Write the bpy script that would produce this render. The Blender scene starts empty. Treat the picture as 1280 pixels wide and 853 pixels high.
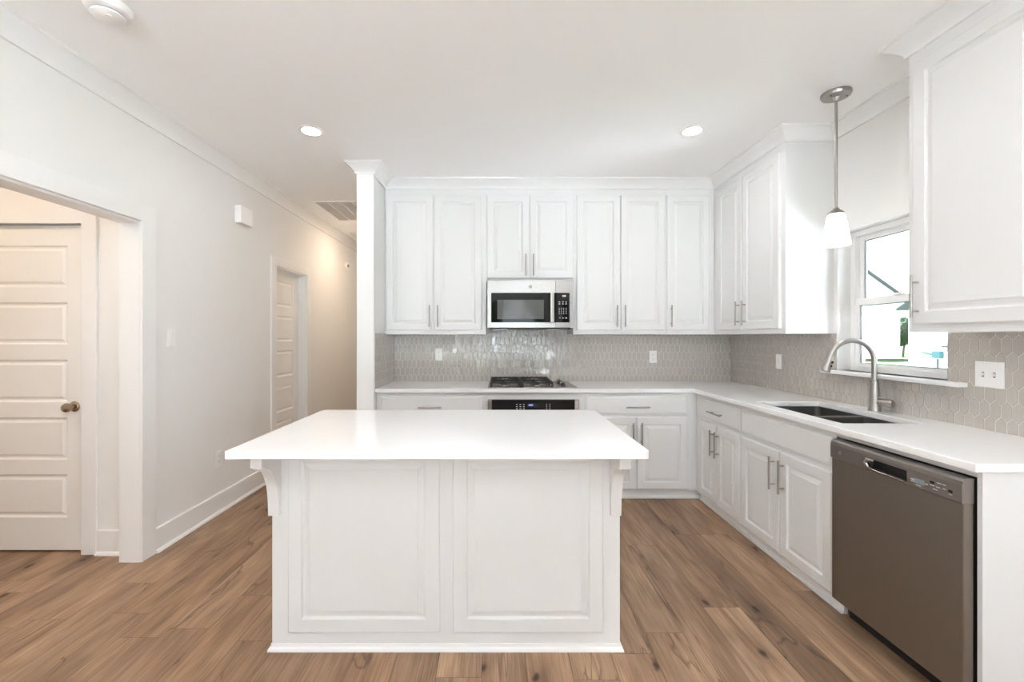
import bpy, bmesh, math, random
from mathutils import Vector, Matrix
random.seed(7)
PI = math.pi
S = bpy.context.scene
C = S.collection

# ------------------------------------------------------------------ camera, world, lights, exposure
cam_d = bpy.data.cameras.new('camera'); cam = bpy.data.objects.new('camera', cam_d); C.objects.link(cam)
cam_d.sensor_width = 36.0
cam_d.lens = 36.0 * 545.0 / 1280.0
cam_d.shift_x = 19.0 / 1280.0
cam_d.shift_y = -5.5 / 1280.0
cam_d.clip_start = 0.05; cam_d.clip_end = 300
cam.location = (0, 0, 1.34); cam.rotation_euler = (PI / 2, 0, 0)
S.camera = cam
S.view_settings.view_transform = 'Standard'
S.view_settings.look = 'None'
S.view_settings.exposure = 0.62
S.view_settings.gamma = 1.0
S.view_settings.use_curve_mapping = False
S.cycles.use_denoising = True
S.cycles.max_bounces = 14
S.cycles.diffuse_bounces = 9
S.cycles.glossy_bounces = 4
S.cycles.transmission_bounces = 6
S.cycles.transparent_max_bounces = 8
S.cycles.sample_clamp_indirect = 25.0
S.cycles.caustics_reflective = False
S.cycles.caustics_refractive = False

WORLD_STRENGTH = 3.0
SUN_STRENGTH = 58.0
CAN_POWER = 2.2
FILL_CAN_POWER = 6.5
HALL_POWER = 6.0
FOYER_POWER = 8.0
PENDANT_GLOW = 2.2

w = bpy.data.worlds.new('sky'); S.world = w; w.use_nodes = True
nt = w.node_tree; nt.nodes.clear()
o_ = nt.nodes.new('ShaderNodeOutputWorld'); bg = nt.nodes.new('ShaderNodeBackground')
tc = nt.nodes.new('ShaderNodeTexCoord'); sp = nt.nodes.new('ShaderNodeSeparateXYZ'); rp = nt.nodes.new('ShaderNodeValToRGB')
nt.links.new(tc.outputs['Generated'], sp.inputs[0]); nt.links.new(sp.outputs['Z'], rp.inputs[0])
rp.color_ramp.elements[0].position = 0.0; rp.color_ramp.elements[0].color = (0.86, 0.945, 1.05, 1)
rp.color_ramp.elements[1].position = 0.8; rp.color_ramp.elements[1].color = (0.77, 0.89, 1.03, 1)
nt.links.new(rp.outputs[0], bg.inputs[0]); bg.inputs[1].default_value = WORLD_STRENGTH
nt.links.new(bg.outputs[0], o_.inputs[0])

def area_light(name, loc, rot, sx, sy, power, color=(1, 1, 1), shape='RECTANGLE', portal=False, spread=PI, parent=None):
    d = bpy.data.lights.new(name, 'AREA'); d.shape = shape; d.size = sx; d.size_y = sy
    d.energy = power; d.color = color; d.spread = spread
    d.cycles.is_portal = portal
    o = bpy.data.objects.new(name, d); C.objects.link(o); o.location = loc; o.rotation_euler = rot
    if parent: o.parent = parent
    return o

sun_d = bpy.data.lights.new('sun', 'SUN'); sun_d.energy = SUN_STRENGTH; sun_d.angle = 0.02; sun_d.color = (0.88, 0.945, 1.05)
sun = bpy.data.objects.new('sun', sun_d); C.objects.link(sun); sun.location = (0, 20, 30)
sun.rotation_euler = Vector((0.0, -0.45, -0.89)).to_track_quat('-Z', 'Y').to_euler()

# window openings used by the walls and by the sky portals
KW = (2.166, 2.869, 1.12, 2.02)          # kitchen window: y0 y1 z0 z1 in the right wall
RW = (-1.75, 1.75, 0.12, 2.40)           # rear glazing: x0 x1 z0 z1 in the rear wall
SW = (-3.4, -0.9, 0.75, 2.25)            # side window behind the camera: y0 y1 z0 z1 in the right wall
RY = -4.5
area_light('rear_portal', (0, RY - 0.16, 1.26), (PI / 2, 0, 0), 3.5, 2.28, 1, portal=True)
area_light('side_portal', (2.40, -2.15, 1.5), (PI / 2, 0, PI / 2), 2.5, 1.5, 1, portal=True)
area_light('kitchen_window_portal', (2.42, 2.5175, 1.57), (PI / 2, 0, PI / 2), 0.7, 0.9, 1, portal=True)

# ------------------------------------------------------------------ materials
def new_mat(name):
    m = bpy.data.materials.new(name); m.use_nodes = True
    return m, m.node_tree, m.node_tree.nodes['Principled BSDF']

def mat(name, col, rough=0.5, metal=0.0, bump=0.0, scale=60.0, stretch=(1, 1, 1), var=0.0, coat=0.0, spec=0.5, emit=None, estr=0.0):
    m, nt, b = new_mat(name)
    b.inputs['Base Color'].default_value = (*col, 1); b.inputs['Roughness'].default_value = rough
    b.inputs['Metallic'].default_value = metal; b.inputs['Specular IOR Level'].default_value = spec
    b.inputs['Coat Weight'].default_value = coat
    tc = nt.nodes.new('ShaderNodeTexCoord'); mp = nt.nodes.new('ShaderNodeMapping')
    mp.inputs['Scale'].default_value = stretch
    nz = nt.nodes.new('ShaderNodeTexNoise'); nz.inputs['Scale'].default_value = scale; nz.inputs['Detail'].default_value = 3
    nt.links.new(tc.outputs['Object'], mp.inputs[0]); nt.links.new(mp.outputs[0], nz.inputs[0])
    if bump:
        bp = nt.nodes.new('ShaderNodeBump'); bp.inputs['Strength'].default_value = bump; bp.inputs['Distance'].default_value = 0.002
        nt.links.new(nz.outputs[0], bp.inputs['Height']); nt.links.new(bp.outputs[0], b.inputs['Normal'])
    if var:
        mx = nt.nodes.new('ShaderNodeMix'); mx.data_type = 'RGBA'
        mx.inputs['A'].default_value = (*[c * (1 - var) for c in col], 1); mx.inputs['B'].default_value = (*[min(1, c * (1 + var)) for c in col], 1)
        nt.links.new(nz.outputs[0], mx.inputs['Factor']); nt.links.new(mx.outputs['Result'], b.inputs['Base Color'])
    if emit:
        b.inputs['Emission Color'].default_value = (*emit, 1); b.inputs['Emission Strength'].default_value = estr
    return m

M = {}
M['wall'] = mat('wall_paint', (0.83, 0.828, 0.82), 0.75, bump=0.15, scale=220, var=0.01)
M['ceiling'] = mat('ceiling_paint', (0.93, 0.925, 0.92), 0.85, bump=0.2, scale=260, var=0.01)
M['trim'] = mat('trim_paint', (0.85, 0.85, 0.848), 0.38, bump=0.03, scale=90, var=0.006)
M['cabinet'] = mat('cabinet_paint', (0.79, 0.793, 0.793), 0.33, bump=0.03, scale=120, var=0.006)
M['door'] = mat('door_paint', (0.86, 0.85, 0.835), 0.42, bump=0.05, scale=150, stretch=(1, 1, 0.15), var=0.006)
M['quartz'] = mat('white_quartz', (0.90, 0.90, 0.905), 0.16, bump=0.0, scale=5, var=0.012, coat=0.2)
M['nickel'] = mat('brushed_nickel', (0.43, 0.405, 0.385), 0.30, 1.0, bump=0.08, scale=300, stretch=(1, 1, 0.05))
M['steel'] = mat('stainless_steel', (0.44, 0.42, 0.405), 0.26, 1.0, bump=0.06, scale=260, stretch=(0.03, 1, 1), var=0.05)
M['sinksteel'] = mat('sink_steel', (0.30, 0.295, 0.29), 0.30, 1.0, bump=0.05, scale=260, stretch=(1, 0.05, 1))
M['slate'] = mat('slate_steel', (0.28, 0.245, 0.215), 0.36, 0.85, bump=0.05, scale=260, stretch=(1, 0.03, 1), var=0.04)
M['slate2'] = mat('slate_panel', (0.30, 0.27, 0.255), 0.30, 0.8, bump=0.02, scale=200)
M['brass'] = mat('antique_nickel', (0.42, 0.35, 0.27), 0.25, 1.0, bump=0.03, scale=80)
M['blackglass'] = mat('black_glass', (0.008, 0.008, 0.009), 0.05, spec=0.4)
M['meshglass'] = mat('oven_window_glass', (0.15, 0.15, 0.145), 0.08, spec=0.4, var=0.2, scale=900)
M['blackmatte'] = mat('black_plastic', (0.012, 0.012, 0.012), 0.45, bump=0.03)
M['castiron'] = mat('cast_iron', (0.018, 0.016, 0.016), 0.5, bump=0.3, scale=300)
M['plastic'] = mat('white_plastic', (0.88, 0.87, 0.86), 0.3, var=0.005)
M['slot'] = mat('outlet_slot', (0.25, 0.24, 0.24), 0.5, var=0.02)
M['grout'] = mat('grout', (0.80, 0.77, 0.73), 0.7, bump=0.3, scale=400, var=0.03)
M['grille'] = mat('grille_grey', (0.82, 0.79, 0.76), 0.6, var=0.05)
M['reveal_reflection'] = mat('reveal_reflection_tint', (0.16, 0.22, 0.24), 0.5, var=0.03)  # grey-blue standing in for the reflection inside the sash reveal
M['vinyl'] = mat('window_vinyl', (0.90, 0.90, 0.90), 0.35, var=0.005)
M['white_mark'] = mat('panel_print', (0.75, 0.75, 0.75), 0.5, var=0.02)
M['grey_mark'] = mat('grey_print', (0.06, 0.055, 0.05), 0.4, var=0.02)
M['chromemark'] = mat('badge_metal', (0.5, 0.5, 0.5), 0.3, 0.9, var=0.02)
M['display'] = mat('blue_display', (0.01, 0.01, 0.03), 0.1, emit=(0.25, 0.3, 1.0), estr=0.8)
M['displaypale'] = mat('pale_display', (0.25, 0.33, 0.38), 0.15, var=0.02)
M['lamp'] = mat('lamp_lens', (0.9, 0.9, 0.9), 0.4, emit=(1.0, 0.93, 0.84), estr=14.0)
M['shade'] = mat('frosted_shade', (0.95, 0.93, 0.9), 0.3, emit=(1.0, 0.93, 0.82), estr=PENDANT_GLOW)
M['siding'] = mat('white_siding', (0.85, 0.87, 0.88), 0.7, var=0.03, scale=3, bump=0.2)
M['roof'] = mat('roof_shingle', (0.10, 0.11, 0.12), 0.95, spec=0.05, var=0.2, scale=8)
M['grass'] = mat('grass', (0.055, 0.078, 0.036), 0.95, spec=0.03, var=0.3, scale=4, bump=0.5)
M['leaf'] = mat('leaves', (0.03, 0.05, 0.024), 0.8, spec=0.1, var=0.6, scale=3, bump=0.5)
M['bark'] = mat('bark', (0.10, 0.07, 0.05), 0.9, var=0.3, scale=10)
M['teal'] = mat('teal_plastic', (0.09, 0.20, 0.24), 0.4, var=0.05)
M['bounce_slab'] = mat('pale_bounce_slab', (0.80, 0.80, 0.79), 0.8, var=0.04, scale=6, bump=0.2)
M['darkgrey'] = mat('dark_grey_metal', (0.08, 0.085, 0.09), 0.5, var=0.1)

def glass_mat():
    m = bpy.data.materials.new('window_glass'); m.use_nodes = True; nt = m.node_tree; nt.nodes.clear()
    o = nt.nodes.new('ShaderNodeOutputMaterial'); mx = nt.nodes.new('ShaderNodeMixShader')
    t = nt.nodes.new('ShaderNodeBsdfTransparent'); t.inputs[0].default_value = (0.97, 0.985, 0.985, 1)
    g = nt.nodes.new('ShaderNodeBsdfGlossy'); g.inputs['Roughness'].default_value = 0.02
    lw = nt.nodes.new('ShaderNodeFresnel'); lw.inputs[0].default_value = 1.25
    nt.links.new(lw.outputs[0], mx.inputs[0]); nt.links.new(t.outputs[0], mx.inputs[1]); nt.links.new(g.outputs[0], mx.inputs[2])
    nt.links.new(mx.outputs[0], o.inputs[0]); return m
M['glass'] = glass_mat()

def tile_mat():
    m, nt, b = new_mat('glazed_picket_tile')
    gi = nt.nodes.new('ShaderNodeNewGeometry'); rp = nt.nodes.new('ShaderNodeValToRGB')
    rp.color_ramp.elements[0].color = (0.50, 0.465, 0.43, 1); rp.color_ramp.elements[1].color = (0.53, 0.495, 0.46, 1)
    nt.links.new(gi.outputs['Random Per Island'], rp.inputs[0]); nt.links.new(rp.outputs[0], b.inputs['Base Color'])
    b.inputs['Roughness'].default_value = 0.07; b.inputs['Coat Weight'].default_value = 0.5; b.inputs['Coat Roughness'].default_value = 0.03
    tc = nt.nodes.new('ShaderNodeTexCoord'); nz = nt.nodes.new('ShaderNodeTexNoise'); nz.inputs['Scale'].default_value = 24; nz.inputs['Detail'].default_value = 1
    bp = nt.nodes.new('ShaderNodeBump'); bp.inputs['Strength'].default_value = 0.55; bp.inputs['Distance'].default_value = 0.006
    nt.links.new(tc.outputs['Object'], nz.inputs[0]); nt.links.new(nz.outputs[0], bp.inputs['Height']); nt.links.new(bp.outputs[0], b.inputs['Normal'])
    return m
M['tile'] = tile_mat()

def floor_mat():
    m, nt, b = new_mat('oak_plank_floor')
    N = nt.nodes; L = nt.links
    def math_(op, a, c=None):
        n = N.new('ShaderNodeMath'); n.operation = op
        for i, v in enumerate((a, c)):
            if v is None: continue
            if isinstance(v, (int, float)): n.inputs[i].default_value = v
            else: L.new(v, n.inputs[i])
        return n.outputs[0]
    tc = N.new('ShaderNodeTexCoord'); s = N.new('ShaderNodeSeparateXYZ'); L.new(tc.outputs['Object'], s.inputs[0])
    X, Y = s.outputs['X'], s.outputs['Y']
    PW, PL = 0.18, 1.35
    xr = math_('DIVIDE', math_('ADD', X, 20.04), PW); row = math_('FLOOR', xr); fx = math_('FRACT', xr)
    wn = N.new('ShaderNodeTexWhiteNoise'); wn.noise_dimensions = '1D'; L.new(row, wn.inputs['W'])
    yr = math_('DIVIDE', math_('ADD', math_('ADD', Y, 30.0), math_('MULTIPLY', wn.outputs['Value'], PL * 3)), PL)
    idx = math_('FLOOR', yr); fy = math_('FRACT', yr)
    cb = N.new('ShaderNodeCombineXYZ'); L.new(row, cb.inputs[0]); L.new(idx, cb.inputs[1])
    wp = N.new('ShaderNodeTexWhiteNoise'); wp.noise_dimensions = '3D'; L.new(cb.outputs[0], wp.inputs['Vector'])
    # coordinates shifted per plank so that the grain never runs across a joint
    sh = N.new('ShaderNodeVectorMath'); sh.operation = 'SCALE'; L.new(wp.outputs['Color'], sh.inputs[0]); sh.inputs['Scale'].default_value = 40
    ad = N.new('ShaderNodeVectorMath'); ad.operation = 'ADD'; L.new(tc.outputs['Object'], ad.inputs[0]); L.new(sh.outputs[0], ad.inputs[1])
    def noise(scale, sx, sy, det=5, dist=0.0):
        mp = N.new('ShaderNodeMapping'); mp.inputs['Scale'].default_value = (sx, sy, 1); L.new(ad.outputs[0], mp.inputs[0])
        n = N.new('ShaderNodeTexNoise'); n.inputs['Scale'].default_value = scale; n.inputs['Detail'].default_value = det
        n.inputs['Distortion'].default_value = dist; L.new(mp.outputs[0], n.inputs[0]); return n.outputs[0]
    fine = noise(60, 1, 0.06, 6); mid = noise(12, 1, 0.16, 4, 0.6); broad = noise(2.4, 1, 0.4, 2)
    # cathedral rings
    mpw = N.new('ShaderNodeMapping'); mpw.inputs['Scale'].default_value = (1, 0.10, 1); L.new(ad.outputs[0], mpw.inputs[0])
    wv = N.new('ShaderNodeTexWave'); wv.wave_type = 'BANDS'; wv.bands_direction = 'X'; wv.inputs['Scale'].default_value = 26
    wv.inputs['Distortion'].default_value = 9; wv.inputs['Detail'].default_value = 3; wv.inputs['Detail Scale'].default_value = 1.3
    L.new(mpw.outputs[0], wv.inputs[0])
    # knots
    mpk = N.new('ShaderNodeMapping'); mpk.inputs['Scale'].default_value = (3.0, 1.25, 1); L.new(ad.outputs[0], mpk.inputs[0])
    nd = N.new('ShaderNodeTexNoise'); nd.inputs['Scale'].default_value = 9; nd.inputs['Detail'].default_value = 3; L.new(ad.outputs[0], nd.inputs[0])
    mixv = N.new('ShaderNodeMix'); mixv.data_type = 'VECTOR'; mixv.inputs['Factor'].default_value = 0.13
    L.new(mpk.outputs[0], mixv.inputs['A']); L.new(nd.outputs['Color'], mixv.inputs['B'])
    vo = N.new('ShaderNodeTexVoronoi'); vo.voronoi_dimensions = '2D'; vo.inputs['Scale'].default_value = 1.0; vo.inputs['Randomness'].default_value = 1.0
    L.new(mixv.outputs['Result'], vo.inputs['Vector'])
    def ramp(v, p0, p1, c0, c1):
        r = N.new('ShaderNodeValToRGB'); r.color_ramp.elements[0].position = p0; r.color_ramp.elements[1].position = p1
        r.color_ramp.elements[0].color = (*c0, 1); r.color_ramp.elements[1].color = (*c1, 1); L.new(v, r.inputs[0]); return r.outputs[0]
    base = ramp(wp.outputs['Value'], 0.0, 1.0, (0.310, 0.198, 0.120), (0.455, 0.308, 0.200))
    def mul(a, c, f=1.0):
        x = N.new('ShaderNodeMix'); x.data_type = 'RGBA'; x.blend_type = 'MULTIPLY'; x.inputs['Factor'].default_value = f
        L.new(a, x.inputs['A']); L.new(c, x.inputs['B']); return x.outputs['Result']
    c = mul(base, ramp(fine, 0.34, 0.66, (0.74, 0.72, 0.70), (1.18, 1.18, 1.19)), 0.6)
    c = mul(c, ramp(noise(150, 1, 0.035, 3), 0.35, 0.65, (0.82, 0.81, 0.80), (1.14, 1.14, 1.15)), 0.6)
    c = mul(c, ramp(mid, 0.32, 0.60, (0.56, 0.50, 0.45), (1.07, 1.07, 1.06)), 0.75)
    c = mul(c, ramp(broad, 0.3, 0.7, (0.80, 0.80, 0.82), (1.12, 1.10, 1.08)), 0.9)
    c = mul(c, ramp(wv.outputs['Fac'], 0.1, 0.9, (0.82, 0.80, 0.78), (1.08, 1.08, 1.08)), 0.4)
    ck = noise(5.0, 1, 0.12, 4, 0.8)
    band = math_('ABSOLUTE', math_('SUBTRACT', ck, 0.60))
    c = mul(c, ramp(band, 0.0, 0.009, (0.40, 0.34, 0.30), (1, 1, 1)), 0.75)
    # knots: a dark small core inside a faint halo
    c = mul(c, ramp(vo.outputs['Distance'], 0.02, 0.20, (0.62, 0.56, 0.52), (1, 1, 1)), 0.9)
    c = mul(c, ramp(vo.outputs['Distance'], 0.015, 0.045, (0.13, 0.09, 0.07), (1, 1, 1)), 0.9)
    # joints
    ex = math_('MULTIPLY', math_('MINIMUM', fx, math_('SUBTRACT', 1.0, fx)), PW)
    ey = math_('MULTIPLY', math_('MINIMUM', fy, math_('SUBTRACT', 1.0, fy)), PL)
    ed = math_('MINIMUM', ex, ey)
    c = mul(c, ramp(ed, 0.0016, 0.0026, (1.5, 1.55, 1.6), (1, 1, 1)), 0.5)
    c = mul(c, ramp(ed, 0.0008, 0.0014, (0.30, 0.26, 0.23), (1, 1, 1)), 0.75)
    L.new(c, b.inputs['Base Color'])
    hr = N.new('ShaderNodeMapRange'); hr.inputs['From Max'].default_value = 0.003; L.new(ed, hr.inputs[0])
    hs = math_('ADD', math_('MULTIPLY', fine, 0.35), math_('MULTIPLY', hr.outputs[0], 1.0))
    bp = N.new('ShaderNodeBump'); bp.inputs['Strength'].default_value = 0.35; bp.inputs['Distance'].default_value = 0.0015
    L.new(hs, bp.inputs['Height']); L.new(bp.outputs[0], b.inputs['Normal'])
    b.inputs['Roughness'].default_value = 0.40; b.inputs['Specular IOR Level'].default_value = 0.35
    return m
M['floor'] = floor_mat()

# ------------------------------------------------------------------ mesh helpers
class MB:
    def __init__(s): s.v = []; s.f = []
    def quad_ring(s, a, b, closed=True):
        n = len(a)
        for i in range(n if closed else n - 1):
            j = (i + 1) % n; s.f.append((a[i], a[j], b[j], b[i]))
    def add(s, pts):
        k = len(s.v); s.v += [tuple(p) for p in pts]; return list(range(k, k + len(pts)))
    def box(s, x0, x1, y0, y1, z0, z1):
        i = s.add([(x0, y0, z0), (x1, y0, z0), (x1, y1, z0), (x0, y1, z0), (x0, y0, z1), (x1, y0, z1), (x1, y1, z1), (x0, y1, z1)])
        for q in ((0, 3, 2, 1), (4, 5, 6, 7), (0, 1, 5, 4), (1, 2, 6, 5), (2, 3, 7, 6), (3, 0, 4, 7)): s.f.append(tuple(i[k] for k in q))
        return s
    def rings(s, rings, cap0=True, cap1=True, closed=True):
        R = [s.add(r) for r in rings]
        for a, b in zip(R, R[1:]): s.quad_ring(a, b, closed)
        if cap0: s.f.append(tuple(reversed(R[0])))
        if cap1: s.f.append(tuple(R[-1]))
        return s
    def cyl(s, p0, p1, r0, r1=None, n=16):
        return s.tube([p0, p1], [r0, r0 if r1 is None else r1], n)
    def tube(s, pts, rad, n=12, cap=True):
        pts = [Vector(p) for p in pts]
        if not isinstance(rad, (list, tuple)): rad = [rad] * len(pts)
        t = (pts[1] - pts[0]).normalized(); up = Vector((0, 0, 1)) if abs(t.z) < 0.9 else Vector((1, 0, 0))
        u = t.cross(up).normalized(); rr = []
        for i, p in enumerate(pts):
            if i == 0: d = pts[1] - pts[0]
            elif i == len(pts) - 1: d = pts[-1] - pts[-2]
            else: d = (pts[i + 1] - pts[i]).normalized() + (pts[i] - pts[i - 1]).normalized()
            d.normalize(); u = (u - d * u.dot(d)).normalized(); v = d.cross(u)
            rr.append([p + (u * math.cos(2 * PI * k / n) + v * math.sin(2 * PI * k / n)) * rad[i] for k in range(n)])
        return s.rings(rr, cap, cap)
    def lathe(s, prof, c=(0, 0, 0), n=32, axis='z', cap=True):
        rr = []
        for r, h in prof:
            ring = []
            for k in range(n):
                a = 2 * PI * k / n; x, y = r * math.cos(a), r * math.sin(a)
                p = (x, y, h) if axis == 'z' else ((h, x, y) if axis == 'x' else (y, h, x))
                ring.append((p[0] + c[0], p[1] + c[1], p[2] + c[2]))
            rr.append(ring)
        return s.rings(rr, cap, cap)
    def prism(s, poly, fn0, fn1):
        return s.rings([[fn0(p) for p in poly], [fn1(p) for p in poly]])
    def slab(s, us, vs, filled, w0, w1, fn):
        """grid slab with holes: cells (i,j) in filled; fn(u,v,w)->xyz"""
        ids = {}
        def vid(i, j, k):
            if (i, j, k) not in ids: ids[(i, j, k)] = s.add([fn(us[i], vs[j], (w0, w1)[k])])[0]
            return ids[(i, j, k)]
        for (i, j) in filled:
            s.f.append(tuple(vid(*t) for t in ((i, j, 1), (i + 1, j, 1), (i + 1, j + 1, 1), (i, j + 1, 1))))
            s.f.append(tuple(vid(*t) for t in ((i, j, 0), (i, j + 1, 0), (i + 1, j + 1, 0), (i + 1, j, 0))))
            for (di, dj, a, b) in ((-1, 0, (i, j + 1), (i, j)), (1, 0, (i + 1, j), (i + 1, j + 1)), (0, -1, (i, j), (i + 1, j)), (0, 1, (i + 1, j + 1), (i, j + 1))):
                if (i + di, j + dj) not in filled:
                    s.f.append((vid(*a, 0), vid(*b, 0), vid(*b, 1), vid(*a, 1)))
        return s
    def sweep(s, path, prof, closed=False):
        """profile (out, z) swept along an xy path, out = right-hand normal, mitred"""
        rr = []; n = len(path)
        for i, p in enumerate(path):
            ds = []
            if i > 0 or closed: a = path[i - 1]; ds.append((p[0] - a[0], p[1] - a[1]))
            if i < n - 1 or closed: a = path[(i + 1) % n]; ds.append((a[0] - p[0], a[1] - p[1]))
            ns = []
            for d in ds:
                l = math.hypot(*d); ns.append((d[1] / l, -d[0] / l))
            if len(ns) == 1: m = ns[0]
            else:
                k = 1 + ns[0][0] * ns[1][0] + ns[0][1] * ns[1][1]; m = ((ns[0][0] + ns[1][0]) / k, (ns[0][1] + ns[1][1]) / k)
            rr.append([(p[0] + m[0] * o, p[1] + m[1] * o, z) for o, z in prof])
        if closed: rr.append(rr[0])
        return s.rings(rr, not closed, not closed)
    def build(s, name, m, parent=None, smooth=False, bevel=0.0, seg=2, local=False):
        me = bpy.data.meshes.new(name)
        vs = s.v
        if parent is not None and not local:
            inv = parent.matrix_world_inv if hasattr(parent, 'matrix_world_inv') else None
        me.from_pydata(vs, [], s.f); me.update()
        bm = bmesh.new(); bm.from_mesh(me); bmesh.ops.recalc_face_normals(bm, faces=bm.faces); bm.to_mesh(me); bm.free()
        o = bpy.data.objects.new(name, me); C.objects.link(o)
        me.materials.append(m)
        if smooth:
            for p in me.polygons: p.use_smooth = True
            try:
                me.set_sharp_from_angle(angle=math.radians(35))
            except Exception: pass
        if bevel:
            b = o.modifiers.new('bevel', 'BEVEL'); b.width = bevel; b.segments = seg; b.limit_method = 'ANGLE'; b.angle_limit = math.radians(40)
        if parent is not None: o.parent = parent
        return o

def tag(o, label=None, cat=None, group=None, kind=None):
    if label: o['label'] = label
    if cat: o['category'] = cat
    if group: o['group'] = group
    if kind: o['kind'] = kind
    return o
def thing(name, loc, rz=0.0, label=None, cat=None, group=None, kind=None):
    o = bpy.data.objects.new(name, None); o.empty_display_size = 0.05; C.objects.link(o)
    o.location = loc; o.rotation_euler = (0, 0, rz)
    return tag(o, label, cat, group, kind)
def struct(name, mb, m, label=None, **k):
    o = mb.build(name, m, **k); o['kind'] = 'structure'
    if label: o['label'] = label
    return o

def rect_rings(x0, x1, z0, z1, steps):
    """nested rectangles: steps of (inset, y)"""
    return [[(x0 + i, y, z0 + i), (x1 - i, y, z0 + i), (x1 - i, y, z1 - i), (x0 + i, y, z1 - i)] for i, y in steps]
def raised_panel(x0, x1, z0, z1, yb=0.0, t=0.02, fr=0.056):
    f = -t
    return MB().rings(rect_rings(x0, x1, z0, z1, [(0, yb), (0, yb + f + 0.005), (0.002, yb + f + 0.0015), (0.006, yb + f), (fr, yb + f), (fr + 0.0015, yb + f + 0.006), (fr + 0.004, yb + f + 0.0065),
        (fr + 0.006, yb + f + 0.0105), (fr + 0.012, yb + f + 0.0105), (fr + 0.034, yb + f + 0.0035), (fr + 0.035, yb + f + 0.001)]))
def slab_front(x0, x1, z0, z1, yb=0.0, t=0.02):
    f = -t
    return MB().rings(rect_rings(x0, x1, z0, z1, [(0, yb), (0, yb + f + 0.008), (0.003, yb + f + 0.005), (0.010, yb + f + 0.004), (0.016, yb + f)]))
def bar_handle(x, z, L, vertical=True, y0=-0.02):
    mb = MB(); yy = y0 - 0.032; r = 0.006
    if vertical:
        mb.cyl((x, yy, z - L / 2), (x, yy, z + L / 2), r, n=12)
        for k in (-1, 1): mb.cyl((x, y0, z + k * (L / 2 - 0.03)), (x, yy, z + k * (L / 2 - 0.03)), 0.0045, n=10)
    else:
        mb.cyl((x - L / 2, yy, z), (x + L / 2, yy, z), r, n=12)
        for k in (-1, 1): mb.cyl((x + k * (L / 2 - 0.03), y0, z), (x + k * (L / 2 - 0.03), yy, z), 0.0045, n=10)
    return mb
HL = 0.19
def add_front(t, kind, x0, x1, z0, z1, handle=None):
    mb = raised_panel(x0, x1, z0, z1) if kind == 'door' else slab_front(x0, x1, z0, z1)
    d = mb.build('drawer' if kind == 'drawer' else ('false_front' if kind == 'false' else 'door'), M['cabinet'], t)
    if handle:
        hx, hz, vert = handle
        bar_handle(hx, hz, HL, vert).build('handle', M['nickel'], d, smooth=True)
    return d

# ------------------------------------------------------------------ the room
CEIL = 2.725
XL, XR, YB = -2.12, 2.245, 4.187
MB().box(-4.2, 2.6, RY - 0.15, 7.15, -0.08, 0.0)
struct('floor', MB().box(-4.2, 2.6, RY - 0.15, 7.15, -0.08, 0.0), M['floor'], 'wide brown oak planks running away from the camera')
struct('ceiling', MB().box(-4.2, 2.6, RY - 0.15, 7.15, CEIL, CEIL + 0.12), M['ceiling'])
# left wall: cased opening 1.0..2.585, door recess 4.17..4.84
fn_x = lambda x: (lambda u, v, w_: (w_, u, v))
struct('wall_left', MB().slab([RY, 1.0, 2.60, 4.17, 4.84, 7.0], [0, 2.03, CEIL], {(i, j) for i in range(5) for j in range(2)} - {(1, 0), (3, 0)}, XL - 0.12, XL, lambda u, v, w_: (w_, u, v)), M['wall'])
struct('wall_right', MB().slab([RY, SW[0], SW[1], KW[0], KW[1], YB], [0, SW[2], KW[2], KW[3], SW[3], CEIL],
       {(i, j) for i in range(5) for j in range(5)} - {(1, 1), (1, 2), (1, 3), (3, 2)}, XR, XR + 0.14, lambda u, v, w_: (w_, u, v)), M['wall'])
struct('wall_back', MB().box(-0.99, XR + 0.14, YB, YB + 0.12, 0, CEIL), M['wall'])
struct('wall_partition', MB().box(-1.122, -0.99, 3.51, 7.0, 0, CEIL), M['wall'])
struct('wall_hall_end', MB().box(XL - 0.12, -0.99, 7.0, 7.12, 0, CEIL), M['wall'])
struct('wall_rear', MB().slab([-4.0, RW[0], RW[1], XR + 0.14], [0, RW[2], RW[3], CEIL], {(i, j) for i in range(3) for j in range(3)} - {(1, 1)}, RY - 0.14, RY, lambda u, v, w_: (u, w_, v)), M['wall'])
struct('wall_foyer_back', MB().slab([-4.0, -3.325, -2.535, XL - 0.12], [0, 2.045, CEIL], {(0, 0), (0, 1), (1, 1), (2, 0), (2, 1)}, 2.69, 2.81, lambda u, v, w_: (u, w_, v)), M['wall'])
struct('wall_foyer_left', MB().box(-4.1, -4.0, 0.5, 2.81, 0, CEIL), M['wall'])
struct('wall_foyer_front', MB().box(-4.0, XL - 0.12, 0.5, 0.6, 0, CEIL), M['wall'])
struct('wall_foyer_closet', MB().box(-3.5, -2.3, 2.86, 2.88, 0, 2.2), M['wall'])

# column board that ends the partition
struct('trim_1', MB().box(-1.122, -0.985, 3.49, 3.51, 0, CEIL), M['trim'], 'white board facing the end of the partition', bevel=0.003)
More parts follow.
